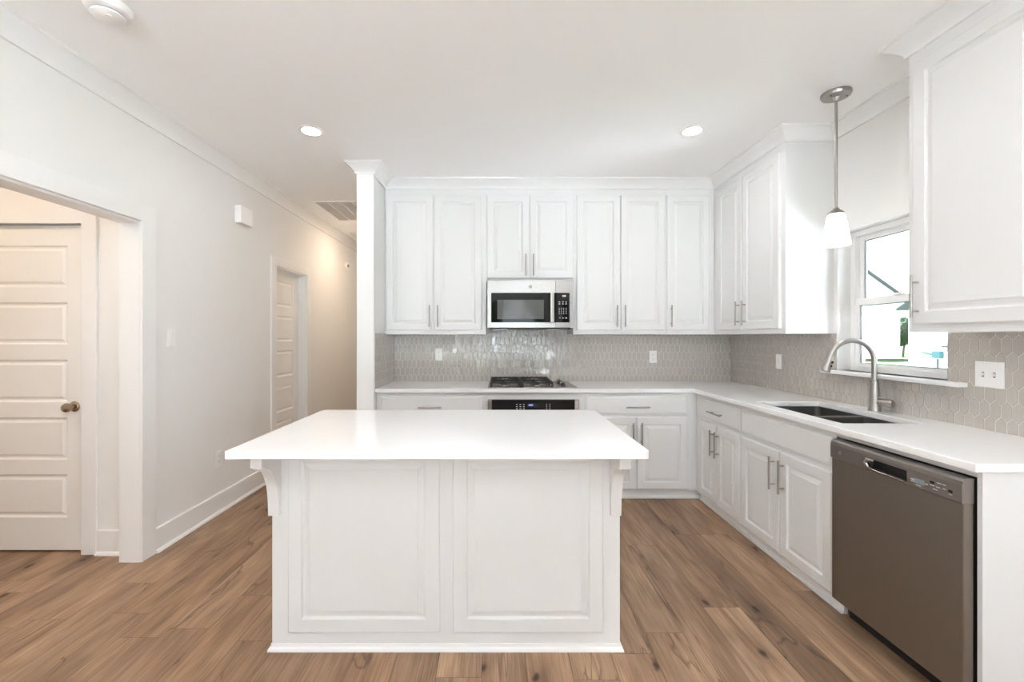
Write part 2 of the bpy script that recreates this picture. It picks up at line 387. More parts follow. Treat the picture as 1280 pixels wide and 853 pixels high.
# crown
def crown(drop, out):
    pr = [(0, -drop), (0.012, -drop), (0.013, -drop + 0.010)]
    for k in range(7):
        a = k / 6
        pr.append((0.013 + (out - 0.022) * a ** 1.45, -drop + 0.010 + (drop - 0.026) * a))
    pr += [(out - 0.006, -0.014), (out, -0.012), (out, 0), (0, 0)]
    return [(o, CEIL + z) for o, z in pr]
struct('trim_2', MB().sweep([(-1.122, 7.0), (-1.122, 3.49), (-0.985, 3.49), (-0.985, 3.857), (1.925, 3.857), (1.925, 2.906), (XR, 2.906), (XR, 2.037), (1.925, 2.037), (1.925, 1.45), (XR, 1.45), (XR, RY), (XL, RY)], crown(0.082, 0.078)),
       M['trim'], 'white crown moulding over the wall cabinets', smooth=True)
struct('trim_3', MB().sweep([(XL, RY), (XL, 7.0)], crown(0.105, 0.07)), M['trim'], 'white crown moulding along the left wall', smooth=True)
# casing of the wide opening
mb = MB().slab([0.895, 1.0, 2.585, 2.692], [0, 2.027, 2.135], {(0, 0), (0, 1), (1, 1), (2, 0), (2, 1)}, XL, XL + 0.018, lambda u, v, w_: (w_, u, v))
struct('trim_4', mb, M['trim'], 'flat white casing around the wide opening in the left wall', bevel=0.003)
mb = MB(); mb.box(XL - 0.12, XL, 2.585, 2.60, 0, 2.03); mb.box(XL - 0.12, XL, 1.0, 1.015, 0, 2.03); mb.box(XL - 0.12, XL, 1.015, 2.585, 2.015, 2.03)
struct('trim_5', mb, M['trim'], 'white jamb lining of the wide opening')
# casing of door 1 (foyer) and door 2 (hall)
struct('trim_6', MB().slab([-3.42, -3.325, -2.55, -2.457], [0, 2.035, 2.125], {(0, 0), (0, 1), (1, 1), (2, 0), (2, 1)}, 2.672, 2.69, lambda u, v, w_: (u, w_, v)), M['trim'], 'white casing around the foyer door', bevel=0.003)
struct('trim_7', MB().slab([4.075, 4.17, 4.84, 4.935], [0, 2.02, 2.105], {(0, 0), (0, 1), (1, 1), (2, 0), (2, 1)}, XL, XL + 0.018, lambda u, v, w_: (w_, u, v)), M['trim'], 'white casing around the hall door', bevel=0.003)
mb = MB(); mb.box(XL - 0.12, XL, 4.828, 4.84, 0, 2.02); mb.box(XL - 0.12, XL, 4.17, 4.182, 0, 2.02); mb.box(XL - 0.12, XL, 4.182, 4.828, 2.008, 2.02)
struct('trim_8', mb, M['trim'], 'white jamb lining of the hall door')
# baseboards
BP = [(0, 0), (0.030, 0), (0.029, 0.008), (0.024, 0.016), (0.016, 0.020), (0.015, 0.024), (0.015, 0.146), (0.012, 0.150), (0, 0.150)]
struct('baseboard_left', MB().sweep([(XL, 2.692), (XL, 4.075)], BP), M['trim'])
struct('baseboard_hall', MB().sweep([(XL, 4.935), (XL, 7.0), (-1.122, 7.0), (-1.122, 3.51)], BP), M['trim'])
struct('baseboard_foyer', MB().sweep([(-2.457, 2.69), (XL - 0.12, 2.69)], BP), M['trim'])
struct('baseboard_rear', MB().sweep([(XR, 1.40), (XR, RY), (XL, RY), (XL, 0.895)], BP), M['trim'])

# five-panel doors
def five_panel_door(name, loc, rz, W, label, knob):
    t = thing(name, loc, rz, label, kind='structure')
    st = 0.12; H = 2.031 if knob else 2.004
    zt = [1.34 - (y - 421) / 200.7 for y in (307, 378, 449.7, 521.8, 593)]; zb = [1.34 - (y - 421) / 200.7 for y in (359.5, 431, 503, 575, 647)]
    vs = [0.012]
    for a, b in zip(reversed(zb), reversed(zt)): vs += [a, b]
    vs += [H]
    filled = {(i, j) for i in range(3) for j in range(11)} - {(1, j) for j in (1, 3, 5, 7, 9)}
    MB().slab([0, st, W - st, W], vs, filled, 0, 0.035, lambda u, v, w_: (u, w_, v)).build('frame', M['door'], t)
    for a, b in zip(zb, zt):
        MB().rings(rect_rings(st, W - st, a, b, [(-0.0, 0.028), (-0.0, 0.0), (0.006, 0.004), (0.010, 0.009), (0.020, 0.010), (0.034, 0.003), (0.036, 0.0025)])).build('panel', M['door'], t)
    if knob:
        k = MB(); kx, kz = W - 0.075, 0.905
        k.lathe([(0.001, 0), (0.033, 0), (0.033, -0.004), (0.028, -0.009), (0.014, -0.012), (0.012, -0.028), (0.018, -0.036), (0.027, -0.044), (0.029, -0.054), (0.024, -0.064), (0.012, -0.070), (0.001, -0.071)], (kx, 0, kz), 28, 'y')
        k.build('knob', M['brass'], t, smooth=True)
    return t
five_panel_door('door_1', (-3.31, 2.712, 0), 0, 0.76, 'white five-panel door in the foyer beyond the wide opening', True)
five_panel_door('door_2', (-2.20, 4.182, 0), PI / 2, 0.646, 'white five-panel door recessed in the left wall of the hall', False)

# kitchen window
def hung_window(name, x, ya, yb, za, zb, label, split=True):
    t = thing(name, (x, (ya + yb) / 2, za), 0, label, kind='structure')
    oy, oz = (ya + yb) / 2, za
    y0, y1, z0, z1 = ya - oy, yb - oy, 0, zb - oz
    fr = 0.034
    MB().slab([y0, y0 + fr, y1 - fr, y1], [z0, z0 + fr, z1 - fr, z1], {(i, j) for i in range(3) for j in range(3)} - {(1, 1)}, 0, 0.07, lambda u, v, w_: (w_, u, v)).build('frame', M['vinyl'], t, bevel=0.003)
    zm = 1.565 - oz if split else (z0 + z1) / 2
    for nm, a, b, xx in (('lower_sash', z0 + fr, zm + 0.02, 0.006), ('upper_sash', zm - 0.02, z1 - fr, 0.036)):
        sr = 0.03
        s_ = MB().slab([y0 + fr, y0 + fr + sr, y1 - fr - sr, y1 - fr], [a, a + (0.04 if nm[0] == 'u' else 0.016), b - (0.045 if nm[0] == 'l' else sr), b],
                       {(i, j) for i in range(3) for j in range(3)} - {(1, 1)}, xx, xx + 0.026, lambda u, v, w_: (w_, u, v)).build('sash', M['vinyl'], t, bevel=0.002)
        ga, gb = a + (0.04 if nm[0] == 'u' else 0.016), b - (0.045 if nm[0] == 'l' else sr)
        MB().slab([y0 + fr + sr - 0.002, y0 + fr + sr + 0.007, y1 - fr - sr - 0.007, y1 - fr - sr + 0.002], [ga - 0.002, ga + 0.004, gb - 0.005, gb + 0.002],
                  {(i, j) for i in range(3) for j in range(3)} - {(1, 1)}, xx + 0.009, xx + 0.0105, lambda u, v, w_: (w_, u, v)).build('reveal_reflection', M['reveal_reflection'], s_)  # coloured strip round the pane paints the reveal's reflection
        MB().box(xx + 0.011, xx + 0.015, y0 + fr + sr - 0.004, y1 - fr - sr + 0.004, a + (0.03 if nm[0] == 'u' else 0.012), b - 0.025).build('pane', M['glass'], s_)
    return t
wk = hung_window('window_1', 2.325, KW[0], KW[1], KW[2], KW[3], 'white double hung window over the sink')
# sash lock
MB().box(-0.012, 0.006, -0.03, 0.03, 0.462, 0.475).build('lock', M['vinyl'], wk, bevel=0.003)
struct('trim_9', MB().box(XR - 0.062, 2.325, 2.07, 2.95, 1.098, 1.12), M['trim'], 'white window sill over the sink', bevel=0.005)
hung_window('window_2', 2.30, SW[0], (SW[0] + SW[1]) / 2, SW[2], SW[3], 'side window behind the camera', False)
hung_window('window_3', 2.30, (SW[0] + SW[1]) / 2, SW[1], SW[2], SW[3], 'second side window behind the camera', False)
# rear glazing, three tall lights
t = thing('window_4', (0, RY - 0.09, RW[2]), 0, 'glazed rear wall behind the camera', kind='structure')
us = [RW[0]]; filled = set()
for k in range(3):
    a = RW[0] + k * 3.5 / 3
    us += [a + 0.06, a + 3.5 / 3 - 0.06]
us += [RW[1]]
H = RW[3] - RW[2]
MB().slab(us, [0, 0.07, H - 0.07, H], {(i, j) for i in range(7) for j in range(3)} - {(1, 1), (3, 1), (5, 1)}, 0, 0.06, lambda u, v, w_: (u, w_, v)).build('frame', M['vinyl'], t)
for k in range(3):
    a = RW[0] + k * 3.5 / 3
    MB().box(a + 0.055, a + 3.5 / 3 - 0.055, 0.028, 0.033, 0.065, H - 0.065).build('pane', M['glass'], t)

# ------------------------------------------------------------------ island
IX0, IX1, IY = -0.96, 0.526, 1.862
isl = thing('kitchen_island', ((IX0 + IX1) / 2, 2.16, 0), 0, 'white panelled kitchen island with curved corbels standing on the oak floor', 'kitchen island')
ox = (IX0 + IX1) / 2; fy = IY - 2.16
MB().box(IX0 - ox, IX1 - ox, fy, 2.50 - 2.16, 0, 0.883).build('body', M['cabinet'], isl, bevel=0.002)
for a, b in ((361.0, 549.8), (566.2, 753.3)):
    s_ = 545 / IY
    o = raised_panel((a - 621) / s_ - ox, (b - 621) / s_ - ox, 0.080, 0.868, yb=fy, t=0.012, fr=0.058).build('panel', M['cabinet'], isl)
x0, x1 = IX0 - ox, IX1 - ox
prof = [(0, 0.0), (0.014, 0.0), (0.014, 0.006), (0.011, 0.013), (0.004, 0.018), (0.003, 0.030), (0, 0.031)]
MB().sweep([(x0, 0.34), (x0, fy), (x1, fy), (x1, 0.34)], prof).build('base_molding', M['trim'], isl)
for cx0, cx1 in ((-0.966, -0.921), (0.481, 0.526)):
    # profile in (y,z): y measured out from the face
    P = [(0.0, 0.883), (0.155, 0.883), (0.155, 0.822), (0.136, 0.822), (0.136, 0.812)]
    for k in range(1, 13):
        a = k / 12 * PI / 2
        P.append((0.136 - 0.112 * math.sin(a) ** 0.9, 0.812 - 0.200 * (1 - math.cos(a)) ** 1.0))
    P += [(0.022, 0.582), (0.0, 0.582)]
    MB().prism(P, lambda p: (cx0 - ox, fy - p[0], p[1]), lambda p: (cx1 - ox, fy - p[0], p[1])).build('corbel', M['cabinet'], isl, bevel=0.002)
# island top with rounded corners
def rounded(x0, x1, y0, y1, r, n=6):
    pts = []
    for (cx, cy, a0, rr) in ((x1 - r[0], y0 + r[0], -PI / 2, r[0]), (x1 - r[1], y1 - r[1], 0, r[1]), (x0 + r[2], y1 - r[2], PI / 2, r[2]), (x0 + r[3], y0 + r[3], PI, r[3])):
        for k in range(n + 1):
            a = a0 + k / n * PI / 2; pts.append((cx + rr * math.cos(a), cy + rr * math.sin(a)))
    return pts
pts = rounded(-1.012, 0.570, 1.617, 2.537, (0.02, 0.045, 0.02, 0.006))
itop = MB().prism(pts, lambda p: (p[0], p[1], 0.884), lambda p: (p[0], p[1], 0.914)).build('island_countertop', M['quartz'], bevel=0.003)
tag(itop, 'large white quartz slab lying on top of the kitchen island', 'countertop')

# ------------------------------------------------------------------ base cabinets
def base_carcass(t, W, D, skip_top_rail=False, x_end=None, toe=True, oven=False):
    """local: x 0..W, face at y=0, z up from the floor"""
    mb = MB(); e = 0.018
    mb.box(0, e, 0.001, D, 0.09, 0.883); mb.box(W - e, W, 0.001, D, 0.09, 0.883)
    if not oven: mb.box(e, W - e, 0.02, D, 0.09, 0.108)
    mb.box(e, W - e, D - 0.008, D, 0.108, 0.883)
    mb.build('carcass', M['cabinet'], t)
def face_frame(t, W, holes=None, zt=0.883):
    """closed face board; fronts lie on it"""
    if holes is None:
        return MB().box(0, W, 0, 0.018, 0.075, zt).build('face_frame', M['cabinet'], t)
    x0, x1, z0, z1 = holes
    return MB().slab([0, x0, x1, W], [0.075, z0, z1, zt], {(i, j) for i in range(3) for j in range(3)} - {(1, 1)}, 0, 0.018, lambda u, v, w_: (u, w_, v)).build('face_frame', M['cabinet'], t)
def toe_kick(t, x0, x1, y=0.035):
    MB().box(x0, x1, y, y + 0.02, 0, 0.089).build('toe_kick', M['trim'], t)
    MB().box(x0, x1, y - 0.013, y - 0.0005, 0, 0.017).build('shoe_molding', M['trim'], t, bevel=0.003)
FB = 3.58
def hole_bg(t, W): pass
def back_base(name, xa, xb, label, fronts, hole=None, endtoe=None):
    t = thing(name, (xa, FB, 0), 0, label, 'cabinet', 'white base cabinets')
    W = xb - xa
    base_carcass(t, W, YB - FB - 0.004, oven=hole is not None); face_frame(t, W, hole)
    toe_kick(t, 0, endtoe - xa if endtoe else W)
    for (k, a, b, z0, z1, h) in fronts:
        add_front(t, k, a - xa, b - xa, z0, z1, (h[0] - xa, h[1], h[2]) if h else None)
    return t
back_base('base_cabinet', -0.988, -0.104, 'white base cabinet with wide drawer left of the oven, against the partition',
    [('drawer', -0.95, -0.118, 0.70, 0.852, (-0.544, 0.766, False)), ('door', -0.95, -0.538, 0.092, 0.68, (-0.575, 0.54, True)), ('door', -0.530, -0.118, 0.092, 0.68, (-0.49, 0.54, True))])
back_base('base_cabinet', -0.103, 0.703, 'white oven housing below the gas cooktop', [], hole=(0.034, 0.768, 0.13, 0.824))
t = back_base('base_cabinet', 0.704, 1.64, 'white base cabinet with one wide drawer over two doors, right of the oven',
    [('drawer', 0.725, 1.559, 0.70, 0.852, (1.145, 0.766, False)), ('door', 0.725, 1.138, 0.092, 0.68, (1.108, 0.545, True)), ('door', 1.148, 1.559, 0.092, 0.68, (1.178, 0.545, True))], endtoe=1.70)
FR = 1.64
def right_base(name, ya, yb, label, fronts, D=None):
    """ya far, yb near"""
    t = thing(name, (FR, ya, 0), -PI / 2, label, 'cabinet', 'white base cabinets')
    W = ya - yb
    base_carcass(t, W, XR - FR - 0.004); face_frame(t, W); toe_kick(t, 0, W)
    for (k, a, b, z0, z1, h) in fronts:
        add_front(t, k, ya - a, ya - b, z0, z1, (ya - h[0], h[1], h[2]) if h else None)
    return t
right_base('base_cabinet', 3.578, 2.905, 'narrow white base cabinet, one drawer over two doors, left of the sink cabinet',
    [('drawer', 3.50, 2.912, 0.70, 0.852, (3.205, 0.772, False)), ('door', 3.50, 3.224, 0.092, 0.68, (3.255, 0.545, True)), ('door', 3.216, 2.912, 0.092, 0.68, (3.185, 0.545, True))])
right_base('sink_base_cabinet', 2.904, 2.104, 'white sink base cabinet with blank top panel and two doors, beside the dishwasher',
    [('false', 2.896, 2.114, 0.70, 0.852, None), ('door', 2.896, 2.507, 0.092, 0.68, (2.545, 0.545, True)), ('door', 2.497, 2.114, 0.092, 0.68, (2.462, 0.545, True))])
# end panel beside the dishwasher: filler + finished side
t = thing('cabinet_end_panel', (1.64, 1.476, 0), 0, 'plain white end panel closing the right run beside the dishwasher', 'cabinet panel')
MB().box(0, XR - 1.64 - 0.002, 0, 0.012, 0, 0.883).build('side_panel', M['cabinet'], t)
MB().box(0, 0.05, -0.004, -0.0001, 0, 0.883).build('corner_stile', M['cabinet'], t)
# dishwasher front filler rail under the counter
t = thing('filler_rail', (1.64, 2.103, 0.858), -PI / 2, 'thin white filler rail between dishwasher and countertop', 'cabinet trim')
MB().box(0, 2.103 - 1.489, 0, 0.018, 0.001, 0.0255).build('rail', M['cabinet'], t)

# ------------------------------------------------------------------ perimeter countertop
xs = [-0.988, 1.60, 1.698, 2.100, XR - 0.001]; ys = [1.457, 2.142, 2.847, 3.539, YB - 0.001]
filled = {(i, 3) for i in range(4)} | {(i, j) for i in (1, 2, 3) for j in (0, 1, 2)} - {(2, 1)}
ct = MB().slab(xs, ys, filled, 0.884, 0.914, lambda u, v, w_: (u, v, w_)).build('perimeter_countertop', M['quartz'], bevel=0.003)
tag(ct, 'L-shaped white quartz worktop with sink cutout along back and right walls', 'countertop')

# ------------------------------------------------------------------ wall cabinets
ZU = 1.36
def wall_cab(name, loc, rz, W, D, z0, label, fronts):
    t = thing(name, (loc[0], loc[1], z0), rz, label, 'cabinet', 'white wall cabinets')
    MB().box(0, W, 0, D, 0, CEIL - z0 - 0.001).build('carcass', M['cabinet'], t, bevel=0.0015)
    for (a, b, c, d, hx, hz) in fronts:
        add_front(t, 'door', a, b, c - z0, d - z0, (hx, hz - z0, True))
    return t
UD = YB - 3.857 - 0.001; DT = 2.586; DB = 1.396; hz = 1.52
def bw(name, xa, xb, z0, label, ds, zb=DB, hzz=hz):
    wall_cab(name, (xa, 3.857), 0, xb - xa, UD, z0, label, [(a - xa, b - xa, zb, DT, h - xa, hzz) for a, b, h in ds])
bw('wall_cabinet', -0.989, -0.0905, ZU, 'tall white two-door wall cabinet left of the microwave', [(-0.970, -0.561, -0.590), (-0.549, -0.134, -0.518)])
bw('wall_cabinet', -0.090, 0.676, 1.830, 'short white two-door wall cabinet above the microwave', [(-0.086, 0.283, 0.254), (0.291, 0.672, 0.322)], 1.854, 1.968)
bw('wall_cabinet', 0.6765, 1.490, ZU, 'tall white two-door wall cabinet right of the microwave', [(0.704, 1.086, 1.056), (1.094, 1.482, 1.124)])
bw('wall_cabinet', 1.4905, 1.9245, ZU, 'tall white single-door wall cabinet in the back corner', [(1.500, 1.873, 1.530)])
def rw(name, ya, yb, label, ds):
    wall_cab(name, (1.925, ya), -PI / 2, ya - yb, XR - 1.925 - 0.001, ZU, label, [(ya - a, ya - b, DB, DT, ya - h, hz) for a, b, h in ds])
rw('wall_cabinet', 3.856, 2.906, 'white two-door wall cabinet on the right wall, left of the window', [(3.765, 3.400, 3.425), (3.385, 2.950, 3.340)])
rw('wall_cabinet', 2.037, 1.450, 'nearest white wall cabinet with one door, right of the window', [(2.000, 1.490, 1.972)])

# ------------------------------------------------------------------ backsplash
def clip(poly, a, b, c):
    """keep a*x+b*y<=c"""
    out = []
    for i in range(len(poly)):
        p, q = poly[i], poly[(i + 1) % len(poly)]
        dp, dq = a * p[0] + b * p[1] - c, a * q[0] + b * q[1] - c
        if dp <= 0: out.append(p)
        if (dp < 0 < dq) or (dq < 0 < dp):
            t_ = dp / (dp - dq); out.append((p[0] + (q[0] - p[0]) * t_, p[1] + (q[1] - p[1]) * t_))
    return out
def hexes(u0, u1, v0, v1, holes=()):
    PWd, PH, VH, g = 0.0435, 0.073, 0.0225, 0.0017
    tiles = []; r = 0
    v = v0 - 0.06
    rows = int((v1 - v0) / PH) + 4
    for r in range(rows):
        vc = v0 + 0.02 + (r - 1) * PH
        n = int((u1 - u0) / PWd) + 3
        for k in range(n):
            uc = u0 + (k - 1) * PWd + (PWd / 2 if r % 2 else 0)
            hw, hb, ht = PWd / 2 - g, PH / 2 - VH / 2, PH / 2 + VH / 2 - g * 1.4
            poly = [(uc, vc - ht), (uc + hw, vc - hb), (uc + hw, vc + hb), (uc, vc + ht), (uc - hw, vc + hb), (uc - hw, vc - hb)]
            for (a, b, c_) in ((1, 0, u1), (-1, 0, -u0), (0, 1, v1), (0, -1, -v0)):
                if poly: poly = clip(poly, a, b, c_)
            if len(poly) < 3: continue
            if any(h[0] < uc < h[1] and h[2] < vc < h[3] for h in holes): continue
            area = abs(sum(poly[i][0] * poly[(i + 1) % len(poly)][1] - poly[(i + 1) % len(poly)][0] * poly[i][1] for i in range(len(poly)))) / 2
            if area < 2e-5: continue
            tiles.append((uc, vc, poly))
    return tiles
def backsplash(rects, loc, rz, label):
    t = thing('backsplash', loc, rz, label, 'backsplash', 'picket tile backsplash')
    g = MB(); tl = MB()
    for (u0, u1, v0, v1) in rects:
        g.box(u0, u1, 0, 0.006, v0, v1)
    # one continuous pattern cut to each rectangle
    U0 = min(r[0] for r in rects); V0 = min(r[2] for r in rects)
    for (u0, u1, v0, v1) in rects:
        for (uc, vc, poly) in hexes(U0, max(r[1] for r in rects), V0, max(r[3] for r in rects)):
            for (a, b, c_) in ((1, 0, u1), (-1, 0, -u0), (0, 1, v1), (0, -1, -v0)):
                if poly: poly = clip(poly, a, b, c_)
            P = []
            for q in poly:
                if not P or math.hypot(q[0] - P[-1][0], q[1] - P[-1][1]) > 4e-4: P.append(q)
            if len(P) < 3: continue
            ar = abs(sum(P[i][0] * P[(i + 1) % len(P)][1] - P[(i + 1) % len(P)][0] * P[i][1] for i in range(len(P)))) / 2
            if ar < 3e-5: continue
            cu = sum(p[0] for p in P) / len(P); cv = sum(p[1] for p in P) / len(P)
            ta, tb = random.gauss(0, 0.015), random.gauss(0, 0.015)
            f = lambda p, d, sc: (cu + (p[0] - cu) * sc, -d + ta * (p[0] - cu) + tb * (p[1] - cv), cv + (p[1] - cv) * sc)
            tl.rings([[f(p, 0.0, 1) for p in P], [f(p, 0.0018, 1) for p in P], [f(p, 0.0026, 0.93) for p in P]], cap0=False)
    g.build('grout_bed', M['grout'], t); tl.build('tiles', M['tile'], t)
    return t
ZC = 0.9145
backsplash([(0, 0.898, 0, ZU - ZC - 0.001), (0.898, 1.664, 0, 1.43 - ZC), (1.664, XR + 0.978 + 0.002, 0, ZU - ZC - 0.001)], (-0.988, YB - 0.0065, ZC), 0,
           'greige picket tile backsplash on the back wall behind the gas cooktop')
backsplash([(0, YB - 0.012 - 2.950, 0, ZU - ZC - 0.001), (YB - 0.012 - 2.950, YB - 0.012 - 2.871, 0, ZU - ZC + 0.001), (YB - 0.012 - 2.871, YB - 0.012 - 2.164, 0, 1.096 - ZC), (YB - 0.012 - 2.164, YB - 0.012 - 1.462, 0, ZU - ZC - 0.001)],
           (XR - 0.0065, YB - 0.012, ZC), -PI / 2, 'greige picket tile backsplash on the right wall around the window')
backsplash([(0, YB - 0.012 - 3.515, 0, ZU - ZC + 0.01)], (-0.9835, 3.515, ZC), PI / 2, 'narrow greige picket tile return on the partition beside the counter')

# ------------------------------------------------------------------ microwave
mw = thing('microwave', (-0.081, 3.757, 1.418), 0, 'stainless over-the-range microwave mounted below the short wall cabinet', 'microwave')
W, H = 0.741, 0.406
MB().box(0.004, W - 0.004, 0.03, YB - 3.757 - 0.012, 0.004, H).build('casing', M['blackmatte'], mw)
X = lambda px: (px - 621) / 145.0 + 0.081
Z = lambda py: 1.34 - (py - 421) / 145.0 - 1.418
def bowed(x0, x1, z0, z1, y0, y1, bow, n=8):
    # front gently convex across the width of the oven
    top = []; 
    mb = MB()
    f = lambda x: y0 - bow * (1 - ((x - W / 2) / (W / 2)) ** 2)
    rr = []
    for k in range(n + 1):
        x = x0 + (x1 - x0) * k / n
        rr.append([(x, f(x), z0), (x, f(x), z1), (x, y1, z1), (x, y1, z0)])
    return mb.rings(rr)
gz0, gz1 = Z(403.3), Z(366.3)
dsp = X(694.3) - 0.0012
bowed(0, dsp, gz1, H, 0.0, 0.03, 0.012).build('door_top_rail', M['steel'], mw)
bowed(0, dsp, 0.0, gz0, 0.0, 0.03, 0.012).build('door_bottom_rail', M['steel'], mw)
bowed(0, X(614), gz0, gz1, 0.0, 0.03, 0.012).build('door_side_rail', M['steel'], mw)
dg = bowed(X(614), dsp, gz0, gz1, 0.001, 0.03, 0.012).build('door_glass', M['blackglass'], mw)
f0 = lambda x: -0.012 * (1 - ((x - W / 2) / (W / 2)) ** 2)
bowed(X(621.6), X(679.6), Z(399), Z(375.1), -0.0002, 0.02, 0.012).build('viewing_window', M['meshglass'], dg)
bowed(dsp + 0.0024, W, gz1, H, 0.0, 0.03, 0.012).build('panel_top', M['steel'], mw)
bowed(dsp + 0.0024, W, 0, gz0, 0.0, 0.03, 0.012).build('panel_bottom', M['steel'], mw)
bowed(X(711.9), W, gz0, gz1, 0.0, 0.03, 0.012).build('panel_side', M['steel'], mw)
cp = bowed(dsp + 0.0024, X(711.9), gz0, gz1, 0.001, 0.03, 0.012).build('control_panel', M['blackglass'], mw)
hx0, hx1 = X(686.7), X(692)
MB().rings([[(hx0 + (hx1 - hx0) * (0.5 - 0.5 * math.cos(PI * k / 6)), f0(hx0) - 0.030 - 0.010 * math.sin(PI * k / 6), z) for k in range(7)] for z in (gz0 + 0.002, gz1 - 0.002)]
           ).build('handle', M['steel'], mw, smooth=True)
for zz in (gz0 + 0.02, gz1 - 0.02): MB().box(hx0 + 0.008, hx1 - 0.008, f0(hx0) - 0.030, f0(hx0) + 0.002, zz - 0.01, zz + 0.01).build('handle_mount', M['steel'], mw)
bd = MB()
X8 = lambda u: X(590 + u / 8.533); Z8 = lambda v: Z(330 + v / 8.533)
def chip(mb, x0, x1, z0, z1, e=0.0012):
    y = f0((x0 + x1) / 2); mb.box(x0, x1, y - 0.001 + 0.001 - e, y + 0.003, z0, z1)
chip(bd, X8(962), X8(1000), Z8(352), Z8(335)); 
bd.build('display', M['white_mark'], cp)
bd = MB()
for r_, v in enumerate((408, 428)):
    for u in (930, 968, 1003): chip(bd, X8(u - 9), X8(u + 9), Z8(v + 3), Z8(v - 3))
bd.build('function_key_print', M['white_mark'], cp); bd = MB()
for v in (475, 493, 512, 532):
    for u in (928, 952, 976, 1003): chip(bd, X8(u - 4), X8(u + 4), Z8(v + 3.5), Z8(v - 3.5))
bd.build('number_key_print', M['white_mark'], cp); bd = MB()
for u in (935, 968, 1003): chip(bd, X8(u - 7), X8(u + 7), Z8(583), Z8(574))
bd.build('start_key_print', M['white_mark'], cp)
def monogram(mb, c, r, fn):
    """ring with two entwined script letters"""
    R = []
    for k in range(25):
        a = 2 * PI * k / 24; R.append(fn(c[0] + r * math.cos(a), c[1] + r * math.sin(a)))
    mb.tube(R, r * 0.12, 6)
    G = [(0.02, 0.45), (-0.2, 0.6), (-0.5, 0.45), (-0.6, 0.05), (-0.42, -0.35), (-0.15, -0.4), (0.0, -0.1), (-0.02, 0.15), (-0.05, -0.3), (-0.3, -0.65), (-0.5, -0.5)]
    E = [(0.55, 0.45), (0.4, 0.6), (0.2, 0.45), (0.25, 0.15), (0.42, 0.1), (0.2, 0.02), (0.1, -0.25), (0.3, -0.5), (0.55, -0.35), (0.65, -0.1)]
    for L_ in (G, E): mb.tube([fn(c[0] + x * r, c[1] + y * r) for x, y in L_], r * 0.09, 6)
lg = MB(); xc = X8(622); monogram(lg, (xc, Z8(247)), 0.0115, lambda x, z: (x, f0(xc) - 0.0005, z)); lg.build('badge', M['grey_mark'], mw)
MB().box(0.02, W - 0.02, 0.02, 0.30, -0.014, 0.0035).build('vent_underside', M['blackmatte'], mw)
for a, b in ((0.05, 0.16), (W - 0.22, W - 0.10)): MB().box(a, b, 0.035, 0.09, -0.018, -0.0145).build('task_lamp_cover', M['steel'], mw)

# ------------------------------------------------------------------ wall oven below the counter
ov = thing('wall_oven', (-0.074, 3.545, 0.132), 0, 'built-in oven with black control strip and steel ends below the cooktop', 'oven')
W, H = 0.744, 0.694
MB().box(0.012, W - 0.012, 0.035, 0.55, 0.004, H - 0.006).build('casing', M['blackmatte'], ov)
X = lambda px: (px - 621) / 153.7 + 0.074
MB().box(0, X(614.8), 0, 0.034, H - 0.125, H).build('panel_end', M['steel'], ov, bevel=0.002)
MB().box(X(718.5), W, 0, 0.034, H - 0.125, H).build('panel_end', M['steel'], ov, bevel=0.002)
cp = MB().box(X(614.9), X(718.4), 0.001, 0.034, H - 0.125, H).build('control_panel', M['blackglass'], ov)
z9 = lambda v: 1.34 - (460 + v / 9.846 - 421) / 153.7 - 0.132
x9 = lambda u: X(600 + u / 9.846)
MB().box(x9(580), x9(735), -0.0005, 0.004, z9(485), z9(440)).build('display', M['blackmatte'], cp)
MB().box(x9(598), x9(652), -0.0012, 0.003, z9(468), z9(450)).build('clock', M['display'], cp)
bd = MB()
for v in (452, 478, 504):
    for u in (453, 497, 540): bd.box(x9(u - 9), x9(u + 9), -0.0006, 0.003, z9(v + 3), z9(v - 3))
bd.build('function_key_print', M['white_mark'], cp); bd = MB()
for v in (452, 478, 504):
    for u in (820, 860): bd.box(x9(u - 4), x9(u + 4), -0.0006, 0.003, z9(v + 4), z9(v - 4))
bd.build('timer_key_print', M['white_mark'], cp)
d = MB().slab([0, 0.10, W - 0.10, W], [0.0, 0.12, 0.44, 0.555], {(i, j) for i in range(3) for j in range(3)} - {(1, 1)}, 0, 0.034, lambda u, v, w_: (u, w_, v)).build('door', M['steel'], ov, bevel=0.002)
MB().box(0.10, W - 0.10, 0.004, 0.03, 0.12, 0.44).build('window', M['blackglass'], d)
mb = MB(); mb.cyl((0.06, -0.045, 0.505), (W - 0.06, -0.045, 0.505), 0.011, n=14)
for k in (0.10, W - 0.10): mb.cyl((k, 0, 0.505), (k, -0.045, 0.505), 0.008, n=10)
mb.build('handle', M['steel'], d, smooth=True)

# ------------------------------------------------------------------ gas cooktop
ck = thing('gas_cooktop', (-0.074, 3.60, 0.9142), 0, 'black and steel gas cooktop with cast iron grates set on the counter', 'cooktop')
W, D = 0.744, 0.49
MB().rings([[(x, y, z) for x, y in rounded(i, W - i, i, D - i, (0.012,) * 4, 3)] for i, z in ((0, 0), (0, 0.003), (0.004, 0.006), (0.012, 0.008))]).build('top_plate', M['steel'], ck)
burn = [(0.14, 0.13), (0.14, 0.36), (0.415, 0.13), (0.415, 0.36)]
for bx, by in burn:
    b = MB().lathe([(0.001, 0.008), (0.048, 0.008), (0.046, 0.018), (0.036, 0.022), (0.001, 0.022)], (bx, by, 0), 24).build('burner', M['steel'], ck, smooth=True)
    MB().lathe([(0.001, 0.0225), (0.034, 0.0225), (0.034, 0.029), (0.028, 0.031), (0.001, 0.031)], (bx, by, 0), 24).build('burner_cap', M['castiron'], b, smooth=True)
